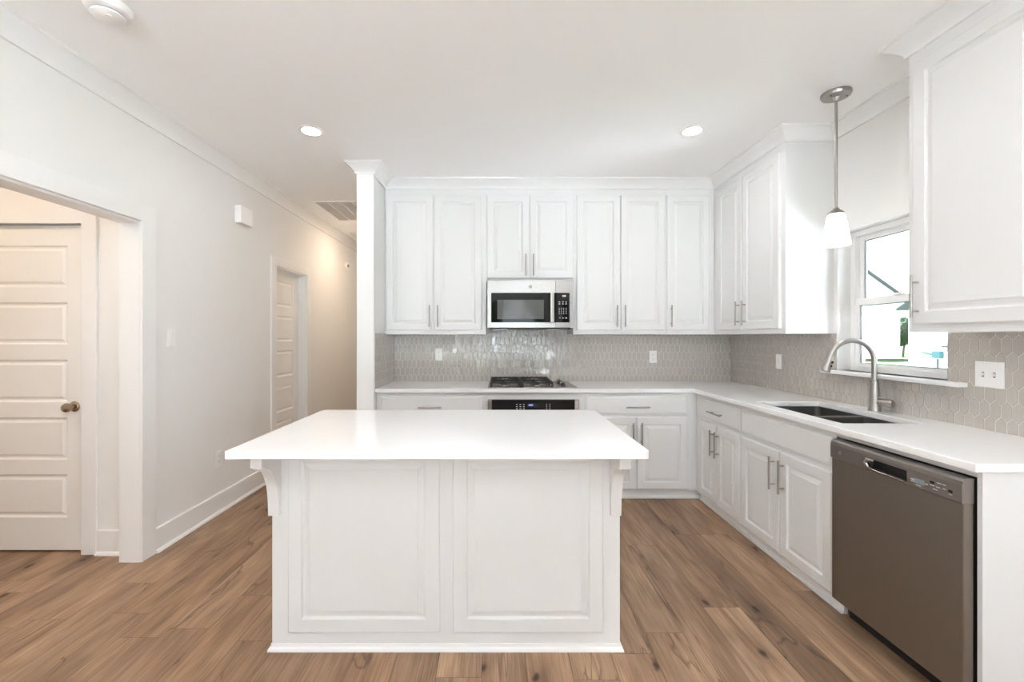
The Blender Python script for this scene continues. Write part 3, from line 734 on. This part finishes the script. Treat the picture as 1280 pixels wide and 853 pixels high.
for gx0, gx1 in ((0.025, 0.272), (0.288, 0.535)):
    g = MB(); zt = 0.036
    for x in (gx0, gx1): g.box(x - 0.006, x + 0.006, 0.02, D - 0.02, zt, zt + 0.014)
    for y in (0.02, D / 2, D - 0.02): g.box(gx0, gx1, y - 0.006, y + 0.006, zt, zt + 0.014)
    cx = (gx0 + gx1) / 2
    for by in (0.13, 0.36):
        for a in range(4):
            an = a * PI / 2 + PI / 4
            for rot in (a * PI / 2,):
                p0 = (cx + 0.025 * math.cos(rot), by + 0.025 * math.sin(rot)); p1 = (cx + 0.118 * math.cos(rot), by + 0.112 * math.sin(rot))
                g.tube([(p0[0], p0[1], zt + 0.012), ((p0[0] + p1[0]) / 2, (p0[1] + p1[1]) / 2, zt + 0.010), (p1[0], p1[1], zt + 0.007)], 0.006, 6)
    for x in (gx0, gx1):
        for y in (0.026, D / 2, D - 0.026): g.box(x - 0.008, x + 0.008, y - 0.008, y + 0.008, 0.0075, zt + 0.002)
    g.build('grate', M['castiron'], ck)
for i in range(4):
    k = MB().lathe([(0.001, 0.008), (0.026, 0.008), (0.025, 0.011), (0.018, 0.014), (0.016, 0.030), (0.014, 0.033), (0.001, 0.033)], (0.635 + 0.0, 0.10 + i * 0.095, 0), 20)
    k.box(0.635 - 0.003, 0.635 + 0.003, 0.10 + i * 0.095 - 0.017, 0.10 + i * 0.095 + 0.017, 0.028, 0.042)
    k.build('knob', M['steel'] if i % 2 else M['blackmatte'], ck, smooth=True)

# ------------------------------------------------------------------ dishwasher
dw = thing('dishwasher', (1.60, 2.083, 0), -PI / 2, 'dark slate steel dishwasher with pocket handle beside the sink cabinet', 'dishwasher')
W = 2.083 - 1.494
MB().box(0.004, W - 0.004, 0.036, 0.60, 0.10, 0.85).build('tub', M['blackmatte'], dw)
MB().box(0.0, W, 0.085, 0.105, 0.0, 0.10).build('kick_plate', M['blackmatte'], dw)
MB().box(0.0, W, 0.0, 0.035, 0.096, 0.765).build('door', M['slate'], dw, bevel=0.004, seg=3)
# control panel with rounded top front edge and a pocket handle
L0 = 2.083
px0, px1, pz0, pz1 = L0 - 1.885, L0 - 1.695, 0.772, 0.818
FV = [(0.035, 0.766), (-0.004, 0.766), (-0.006, 0.769), (-0.006, 0.828), (-0.003, 0.842), (0.004, 0.850), (0.012, 0.853), (0.035, 0.853)]
cpn = MB()
def ext(xa, xb, P): cpn.rings([[(x, y, z) for y, z in P] for x in (xa, xb)])
ext(0, px0, FV); ext(px1, W, FV)
ext(px0, px1, [(0.035, pz1), (-0.006, pz1), (-0.006, 0.828), (-0.003, 0.842), (0.004, 0.850), (0.012, 0.853), (0.035, 0.853)])
ext(px0, px1, [(0.035, 0.766), (-0.004, 0.766), (-0.006, 0.769), (-0.006, pz0), (0.004, pz0 + 0.004), (0.035, pz0 + 0.001)])
cpo = cpn.build('control_panel', M['slate2'], dw)
MB().box(px0, px1, 0.028, 0.034, pz0, pz1).build('pocket', M['blackmatte'], cpo)
# bright scooped lip at the far end and lower edge of the pocket
lip = MB()
lip.tube([(px0 + 0.045, -0.007, pz1 - 0.004), (px0 + 0.012, -0.008, pz1 - 0.006), (px0 + 0.004, -0.008, pz0 + 0.026), (px0 + 0.016, -0.008, pz0 + 0.008), (px0 + 0.05, -0.007, pz0 + 0.002), (px1 - 0.01, -0.006, pz0 + 0.001)],
         [0.004, 0.010, 0.010, 0.007, 0.004, 0.002], 10)
lip.build('handle_lip', M['steel'], cpo, smooth=True)
def dwx(px):  # pixel column on the front plane -> local x
    return L0 - 1.60 * 545 / (px - 621)
def dwz(px, py): return 1.34 - (py - 421) * 1.60 / (px - 621)
q = lambda u, v: (1020 + u / 4.923, 530 + v / 4.923)
def mark(mb, u0, u1, v, h):
    x0, y0 = q(u0, v); x1, _ = q(u1, v); z = dwz((x0 + x1) / 2, y0); mb.box(dwx(x0), dwx(x1), -0.0068, 0.002, z - h, z + h)
mk = MB(); mark(mk, 615, 676, 356, 0.009); mk.build('display', M['displaypale'], cpo)
for u, v in ((725, 361), (838, 417)): mk = MB(); mark(mk, u - 13, u + 13, v, 0.0045); mk.build('button', M['blackmatte'], cpo)
mk = MB()
for u, v, wd in ((604, 340, 10), (604, 352, 10), (688, 372, 10), (726, 379, 14), (762, 392, 12), (745, 405, 14), (770, 368, 14), (800, 378, 10), (800, 402, 10), (838, 436, 10), (640, 380, 16)): mark(mk, u - wd, u + wd, v, 0.0012)
mk.build('button_print', M['white_mark'], cpo)
lg = MB(); bx, by = q(155, 181); monogram(lg, (dwx(bx), dwz(bx, by)), 0.0085, lambda x, z: (x, -0.0068, z)); lg.build('badge', M['chromemark'], cpo)

# ------------------------------------------------------------------ sink and faucet
sk = thing('sink', (1.899, 2.4945, 0.684), 0, 'undermount stainless double-bowl sink in the counter below the window', 'sink')
def bowl(x0, x1, y0, y1, z0, z1, r=0.03, th=0.0015):
    def ring(i, z, rr): return [(x, y, z) for x, y in rounded(x0 + i, x1 - i, y0 + i, y1 - i, (rr,) * 4, 4)]
    mb = MB()
    mb.rings([ring(-0.012, z1, r + 0.01), ring(0, z1, r), ring(0.001, z0 + 0.03, r), ring(0.008, z0 + 0.01, r), ring(0.028, z0, r), ], cap0=False, cap1=True)
    return mb
b1 = bowl(-0.204, 0.204, 0.022, 0.358, 0.0, 0.1985).build('bowl', M['sinksteel'], sk, smooth=True)
b2 = bowl(-0.204, 0.204, -0.358, -0.022, 0.0, 0.1985).build('bowl', M['sinksteel'], sk, smooth=True)
for b, cy in ((b1, 0.19), (b2, -0.19)):
    MB().lathe([(0.001, 0.003), (0.03, 0.003), (0.042, 0.004), (0.044, 0.001)], (0, cy, 0), 24, cap=False).build('drain', M['steel'], b, smooth=True)
MB().box(-0.200, 0.200, -0.020, 0.020, 0.175, 0.1985).build('divider', M['steel'], sk, bevel=0.004)

fc = thing('faucet', (2.162, 2.497, 0.9145), 0, 'brushed nickel gooseneck pull-down faucet standing behind the sink', 'faucet')
MB().lathe([(0.001, 0), (0.030, 0), (0.030, 0.006), (0.0285, 0.012), (0.0275, 0.05), (0.024, 0.10), (0.0205, 0.16), (0.0195, 0.175), (0.0165, 0.178), (0.001, 0.178)], n=28).build('body', M['nickel'], fc, smooth=True)
R_ = 0.118; pts = [(0, 0, 0.17), (0, 0, 0.24), (0, 0, 0.285)]
dirv = Vector((-0.985, 0.10, 0)).normalized()
for k in range(1, 15):
    a = k / 14 * (PI * 0.93)
    d_ = R_ * (1 - math.cos(a)); pts.append((dirv.x * d_, dirv.y * d_, 0.285 + R_ * math.sin(a)))
MB().tube(pts, 0.0135, 16).build('spout', M['nickel'], fc, smooth=True)
e = Vector(pts[-1]); dn = (e - Vector(pts[-2])).normalized(); dn = (dn + Vector((dirv.x * 0.10, 0, -0.2))).normalized()
sh = MB().tube([e - dn * 0.004, e + dn * 0.004, e + dn * 0.04, e + dn * 0.085, e + dn * 0.092], [0.014, 0.0165, 0.018, 0.0245, 0.0225], 20).build('spray_head', M['nickel'], fc, smooth=True)
side = Vector((-dirv.x * 0.55, -0.83, 0)).normalized()
mb = MB()
for k in (0.036, 0.058):
    c_ = e + dn * k + side * 0.0185; mb.cyl(c_ - dn * 0.007, c_ + dn * 0.007, 0.0065, n=10)
mb.build('spray_button', M['blackmatte'], sh, smooth=True)
hv = Vector((0.35, -0.94, 0)).normalized()
hb = MB().tube([hv * 0.015 + Vector((0, 0, 0.052)), hv * 0.045 + Vector((0, 0, 0.053)), hv * 0.082 + Vector((0, 0, 0.053)), hv * 0.090 + Vector((0, 0, 0.053))], [0.019, 0.020, 0.022, 0.019], 20).build('handle_hub', M['nickel'], fc, smooth=True)
MB().tube([(-0.005, -0.01, 0.085), (0.01, -0.04, 0.075), (0.028, -0.078, 0.066)], [0.006, 0.007, 0.009], 10).build('lever', M['nickel'], hb, smooth=True)

# ------------------------------------------------------------------ pendant
pd = thing('pendant_light', (1.93, 2.48, CEIL), 0, 'brushed nickel rod pendant with small frosted glass shade above the sink', 'pendant light')
MB().lathe([(0.001, 0), (0.073, 0), (0.073, -0.012), (0.068, -0.022), (0.02, -0.026), (0.012, -0.045), (0.001, -0.045)], n=32).build('canopy', M['nickel'], pd, smooth=True)
for sx in (-0.045, 0.045): MB().cyl((sx, -0.02, -0.023), (sx, -0.02, -0.03), 0.005, n=10).build('screw', M['brass'], pd)
MB().cyl((0, 0, -0.04), (0, 0, -0.665), 0.0075, n=14).build('rod', M['nickel'], pd, smooth=True)
MB().lathe([(0.001, -0.650), (0.012, -0.652), (0.016, -0.662), (0.030, -0.672), (0.040, -0.684), (0.041, -0.690), (0.001, -0.690)], n=28).build('socket_cap', M['nickel'], pd, smooth=True)
shd = MB().lathe([(0.036, -0.688), (0.043, -0.700), (0.056, -0.78), (0.069, -0.865), (0.066, -0.865), (0.053, -0.78), (0.040, -0.702), (0.033, -0.690)], n=36, cap=False).build('shade', M['shade'], pd, smooth=True)
MB().lathe([(0.001, -0.74), (0.018, -0.745), (0.028, -0.78), (0.026, -0.81), (0.012, -0.825), (0.001, -0.827)], n=20).build('bulb', M['lamp'], pd, smooth=True)

# ------------------------------------------------------------------ recessed lights
def can(x, y, label, power, color=(0.97, 0.97, 0.97), group='recessed ceiling lights'):
    t = thing('recessed_light', (x, y, CEIL), 0, label, 'ceiling light', group)
    MB().lathe([(0.060, -0.001), (0.060, -0.006), (0.078, -0.004), (0.080, -0.0005), (0.080, 0.0)], n=36, cap=False).build('trim_ring', M['plastic'], t, smooth=True)
    MB().lathe([(0.001, -0.0045), (0.060, -0.0045), (0.060, -0.0015), (0.001, -0.0015)], n=36).build('lens', M['lamp'], t, smooth=True)
    area_light('lamp', (0, 0, -0.012), (0, 0, 0), 0.11, 0.11, power, color, 'DISK', parent=t)
    return t
can(-1.247, 2.93, 'round recessed ceiling light left of the partition, above the island', CAN_POWER)
can(1.312, 2.93, 'round recessed ceiling light on the right, near the corner cabinets', CAN_POWER)
for cx_, cy_, lb in ((-0.95, 1.15, 'added ceiling fill light just above and left of the camera view'), (0.85, 1.15, 'added ceiling fill light just above and right of the camera view'),
                     (-1.247, -0.6, 'added ceiling fill light over the left side behind the camera'), (1.312, -0.6, 'added ceiling fill light over the right side behind the camera'),
                     (-1.247, -2.6, 'added ceiling fill light at the far rear left of the room'), (1.312, -2.6, 'added ceiling fill light at the far rear right of the room')):
    can(cx_, cy_, lb, FILL_CAN_POWER)  # out-of-view fill lamps, added to brighten counters, floor and ceiling
can(-1.50, 5.45, 'recessed ceiling light in the hall, hidden behind the partition', HALL_POWER, (1.0, 0.76, 0.53))
can(-3.0, 1.75, 'recessed ceiling light in the foyer beyond the wide opening', FOYER_POWER, (1.0, 0.80, 0.60))

# ------------------------------------------------------------------ small fixtures
sd = thing('smoke_detector', (-1.63, 1.83, CEIL), 0, 'round white smoke detector on the ceiling near the left wall', 'smoke detector')
MB().lathe([(0.001, 0), (0.082, 0), (0.082, -0.010), (0.076, -0.026), (0.066, -0.030), (0.001, -0.030)], n=40).build('base', M['plastic'], sd, smooth=True)
MB().lathe([(0.001, -0.0305), (0.054, -0.0305), (0.054, -0.036), (0.001, -0.036)], n=36).build('sensing_gap', M['slot'], sd, smooth=True)
MB().lathe([(0.001, -0.0362), (0.058, -0.0362), (0.057, -0.043), (0.045, -0.050), (0.001, -0.052)], n=36).build('cap', M['plastic'], sd, smooth=True)
MB().cyl((0.02, -0.02, -0.050), (0.02, -0.02, -0.0535), 0.009, n=16).build('test_button', M['plastic'], sd)

gr = thing('return_air_grille', (-1.61, 4.815, CEIL), 0, 'rectangular return air grille in the hall ceiling', 'air vent')
mb = MB().slab([-0.275, -0.255, 0.255, 0.275], [-0.375, -0.355, 0.355, 0.375], {(i, j) for i in range(3) for j in range(3)} - {(1, 1)}, -0.008, -0.0005, lambda u, v, w_: (u, v, w_))
mb.build('frame', M['plastic'], gr)
mb = MB()
for k in range(1, 4): x = -0.255 + k * 0.1275; mb.box(x - 0.006, x + 0.006, -0.355, 0.355, -0.0075, -0.0008)
mb.build('divider', M['plastic'], gr)
mb = MB()
for k in range(44): y = -0.350 + k * 0.0163; mb.rings([[(x, y, -0.006), (x, y + 0.010, -0.0010), (x, y + 0.012, -0.0015), (x, y + 0.002, -0.0068)] for x in (-0.255, 0.255)])
mb.build('louvers', M['grille'], gr)
ah = thing('attic_hatch', (-1.55, 6.3, CEIL), 0, 'white attic hatch framed in the ceiling at the hall end', 'ceiling hatch')
MB().slab([-0.40, -0.35, 0.35, 0.40], [-0.5, -0.45, 0.45, 0.5], {(i, j) for i in range(3) for j in range(3)} - {(1, 1)}, -0.016, -0.0005, lambda u, v, w_: (u, v, w_)).build('frame', M['trim'], ah)
MB().box(-0.35, 0.35, -0.45, 0.45, -0.006, -0.0005).build('panel', M['ceiling'], ah)

dc = thing('door_chime', (XL, 3.61, 2.265), 0, 'white box-shaped door chime high on the left wall', 'door chime')
MB().box(0.0005, 0.008, -0.082, 0.082, 0.002, 0.138).build('back_plate', M['plastic'], dc)
MB().box(0.0085, 0.052, -0.085, 0.085, 0, 0.14).build('cover', M['plastic'], dc, bevel=0.004)
ws = thing('motion_sensor', (XL, 6.1, 2.33), 0, 'small round white sensor with dark centre high on the hall wall', 'sensor')
MB().lathe([(0.001, 0.0005), (0.055, 0.0005), (0.055, 0.02), (0.045, 0.035), (0.001, 0.036)], n=28, axis='x').build('housing', M['plastic'], ws, smooth=True)
MB().lathe([(0.001, 0.0365), (0.022, 0.0365), (0.018, 0.05), (0.001, 0.052)], (0, 0.0, 0), 20, 'x').build('lens', M['slot'], ws, smooth=True)

def plate(name, loc, rz, kinds, label, cat, group):
    """faces -y locally; kinds per gang: outlet / rocker / toggle"""
    t = thing(name, loc, rz, label, cat, group)
    W = 0.070 + 0.046 * (len(kinds) - 1); H = 0.118
    MB().rings(rect_rings(-W / 2, W / 2, -H / 2, H / 2, [(0, 0), (0, -0.003), (0.004, -0.006)])).build('cover_plate', M['plastic'], t)
    for g, k in enumerate(kinds):
        cx = (g - (len(kinds) - 1) / 2) * 0.046
        if k == 'outlet':
            for z in (-0.020, 0.020):
                r = MB().rings([[(cx + x, y, z + zz) for x, zz in rounded(-0.017, 0.017, -0.014, 0.014, (0.008,) * 4, 3)] for y in (-0.005, -0.0075)]).build('receptacle', M['plastic'], t)
                m2 = MB(); m2.box(cx - 0.008, cx - 0.0055, -0.0079, -0.006, z - 0.001, z + 0.008); m2.box(cx + 0.0055, cx + 0.008, -0.0079, -0.006, z - 0.001, z + 0.008)
                m2.cyl((cx, -0.006, z - 0.008), (cx, -0.0079, z - 0.008), 0.003, n=10); m2.build('slots', M['slot'], r)
        elif k == 'rocker':
            MB().rings([[(cx - 0.016, y0, -0.033), (cx + 0.016, y0, -0.033), (cx + 0.016, y1, 0.033), (cx - 0.016, y1, 0.033)] for y0, y1 in ((-0.005, -0.005), (-0.0065, -0.0105))]).build('rocker', M['plastic'], t, bevel=0.001)
        else:
            MB().box(cx - 0.005, cx + 0.005, -0.0065, -0.005, -0.012, 0.012).build('slot', M['slot'], t)
            MB().rings([[(cx - 0.004, y, z0), (cx + 0.004, y, z0), (cx + 0.004, y, z1), (cx - 0.004, y, z1)] for y, z0, z1 in ((-0.006, -0.006, 0.006), (-0.018, 0.003, 0.010))]).build('toggle', M['plastic'], t)
    return t
SWG, OUT = 'wall switches', 'wall outlets'
plate('light_switch', (XL, 2.84, 1.333), PI / 2, ['rocker'], 'white light switch on the left wall beside the wide opening', 'light switch', SWG)
plate('outlet', (XL, 3.32, 0.41), PI / 2, ['outlet'], 'white outlet low on the left wall above the baseboard', 'outlet', OUT)
ty = YB - 0.0095
plate('outlet', (-0.555, ty, 1.168), 0, ['outlet'], 'white outlet on the back tile left of the cooktop', 'outlet', OUT)
plate('outlet', (1.496, ty, 1.146), 0, ['outlet'], 'white outlet on the back tile right of the cooktop', 'outlet', OUT)
tx = XR - 0.0095
plate('light_switch', (tx, 3.452, 1.142), -PI / 2, ['rocker'], 'white single switch on the right tile wall left of the faucet', 'light switch', SWG)
plate('light_switch', (tx, 1.977, 1.167), -PI / 2, ['toggle', 'toggle'], 'white double plate with two toggles on the tile right of the window sill', 'light switch', SWG)
plate('outlet', (tx, 1.80, 1.160), -PI / 2, ['outlet'], 'white outlet cut off by the right edge of the photo', 'outlet', OUT)

# ------------------------------------------------------------------ outside
GZ = -0.35
rear_bounce_slab = MB().box(-7, 6, -14, -4.66, GZ, GZ + 0.2).build('rear_bounce_slab', M['bounce_slab']); tag(rear_bounce_slab, 'pale slab added behind the house to bounce sunlight indoors', kind='structure')  # added reflector out of view, throws sunlight up to the ceiling
side_slab = MB().box(2.75, 9, -6, 2.0, GZ, GZ + 0.04).build('side_bounce_slab', M['bounce_slab']); tag(side_slab, 'pale slab added beside the house to bounce daylight indoors', kind='structure')  # added pale ground, bounces daylight in through the side windows
lawn = MB().box(2.7, 90, -30, 90, GZ - 0.1, GZ).build('lawn', M['grass']); tag(lawn, 'green lawn outside the kitchen window', 'grass', kind='structure')
lawn2 = MB().box(-60, 2.69, -90, -4.65, GZ - 0.1, GZ).build('back_lawn', M['grass']); tag(lawn2, 'green lawn behind the house, reflected in the microwave', 'grass', kind='structure')
def house(name, x0, x1, y0, y1, hgt, ridge, label, axis='y'):
    t = thing(name, ((x0 + x1) / 2, (y0 + y1) / 2, GZ), 0, label, 'house', 'neighbouring houses')
    a, b = (x1 - x0) / 2, (y1 - y0) / 2
    if axis == 'x':  # gables face the side walls at -x/+x
        P = [(-b, 0), (b, 0), (b, hgt), (0, ridge), (-b, hgt)]
        MB().prism(P, lambda p: (-a, p[0], p[1]), lambda p: (a, p[0], p[1])).build('walls', M['siding'], t)
        for s_ in (-1, 1):
            Q = [(s_ * (b + 0.12), hgt - 0.25), (0, ridge + 0.02), (0, ridge + 0.10), (s_ * (b + 0.12), hgt - 0.17)]
            MB().prism(Q, lambda p: (-a - 0.35, p[0], p[1]), lambda p: (a + 0.35, p[0], p[1])).build('roof', M['roof'], t)
    else:
        P = [(-a, 0), (a, 0), (a, hgt), (0, ridge), (-a, hgt)]
        MB().prism(P, lambda p: (p[0], -b, p[1]), lambda p: (p[0], b, p[1])).build('walls', M['siding'], t)
        for s_ in (-1, 1):
            Q = [(s_ * (a + 0.12), hgt - 0.25), (0, ridge + 0.02), (0, ridge + 0.10), (s_ * (a + 0.12), hgt - 0.17)]
            MB().prism(Q, lambda p: (p[0], -b - 0.35, p[1]), lambda p: (p[0], b + 0.35, p[1])).build('roof', M['roof'], t)
    return t
# far house, gable slope crossing the upper sash; nearer white house on the right
house('neighbour_house', 21.8, 30.7, 33.2, 42.0, 4.9, 7.9, 'white gabled house across the lawn, seen left in the kitchen window', 'y')
h2 = house('neighbour_house', 15.2, 25.0, 8.0, 16.1, 2.9, 5.0, 'nearer white house with wall mounted meter, seen right in the kitchen window', 'x')
h3 = house('neighbour_house', 38.0, 46.0, 40.5, 50.0, 3.4, 6.0, 'small distant house with grey roof between the two white houses', 'y')
mt = thing('wall_meter', (15.17, 14.95, 0.72), 0, 'teal utility meter box on the white wall outside the window', 'utility box')
MB().box(-0.14, 0, -0.16, 0.14, -0.12, 0.12).build('box', M['teal'], mt, bevel=0.03)
MB().tube([(-0.05, 0.2, 0), (-0.05, 0.5, 0.05), (-0.05, 0.62, 0.12)], 0.03, 8).build('hose_left', M['teal'], mt)
MB().tube([(-0.05, -0.15, 0.28), (-0.05, -0.5, 0.28), (-0.05, -0.5, -0.2)], 0.03, 8).build('pipe', M['darkgrey'], mt)
MB().tube([(-0.05, 0.0, -0.15), (-0.05, 0.0, -0.5)], 0.025, 8).build('conduit', M['darkgrey'], mt)

def blob(mb, c, r, seed):
    rnd = random.Random(seed); bm = bmesh.new(); bmesh.ops.create_icosphere(bm, subdivisions=3, radius=1)
    k = len(mb.v)
    for v in bm.verts:
        n = v.co.normalized(); f = 0.8 + 0.4 * rnd.random()
        mb.v.append((c[0] + n.x * r[0] * f, c[1] + n.y * r[1] * f, c[2] + n.z * r[2] * f))
    for f in bm.faces: mb.f.append(tuple(k + v.index for v in f.verts))
    bm.free()
def tree(x, y, h, r, label, name='leafy_tree', seed=1):
    t = thing(name, (x, y, GZ), 0, label, 'tree', 'trees and bushes outside')
    mb = MB(); rnd = random.Random(seed)
    for k in range(9):
        blob(mb, (rnd.uniform(-.5, .5) * r, rnd.uniform(-.5, .5) * r, h * 0.62 + rnd.uniform(-.3, .35) * h * 0.6), (r * 0.55, r * 0.55, h * 0.2), seed * 10 + k)
    mb.build('foliage', M['leaf'], t)
    MB().tube([(0, 0, 0), (0.1, 0, h * 0.3), (0, 0, h * 0.6)], [r * 0.10, r * 0.07, r * 0.04], 8).build('trunk', M['bark'], t)
tree(34.0, 36.5, 3.4, 0.9, 'green bushy tree between the white houses, seen through the kitchen window', seed=3)
for i, (x, y, h, r) in enumerate(((-11, -24, 8, 2.4), (-3.6, -26, 7, 2.3), (3.6, -27, 9, 2.6), (11, -25, 8, 2.4))):
    tree(x, y, h, r, ('leftmost', 'second', 'third', 'rightmost')[i] + ' leafy tree of the row behind the house', seed=20 + i)
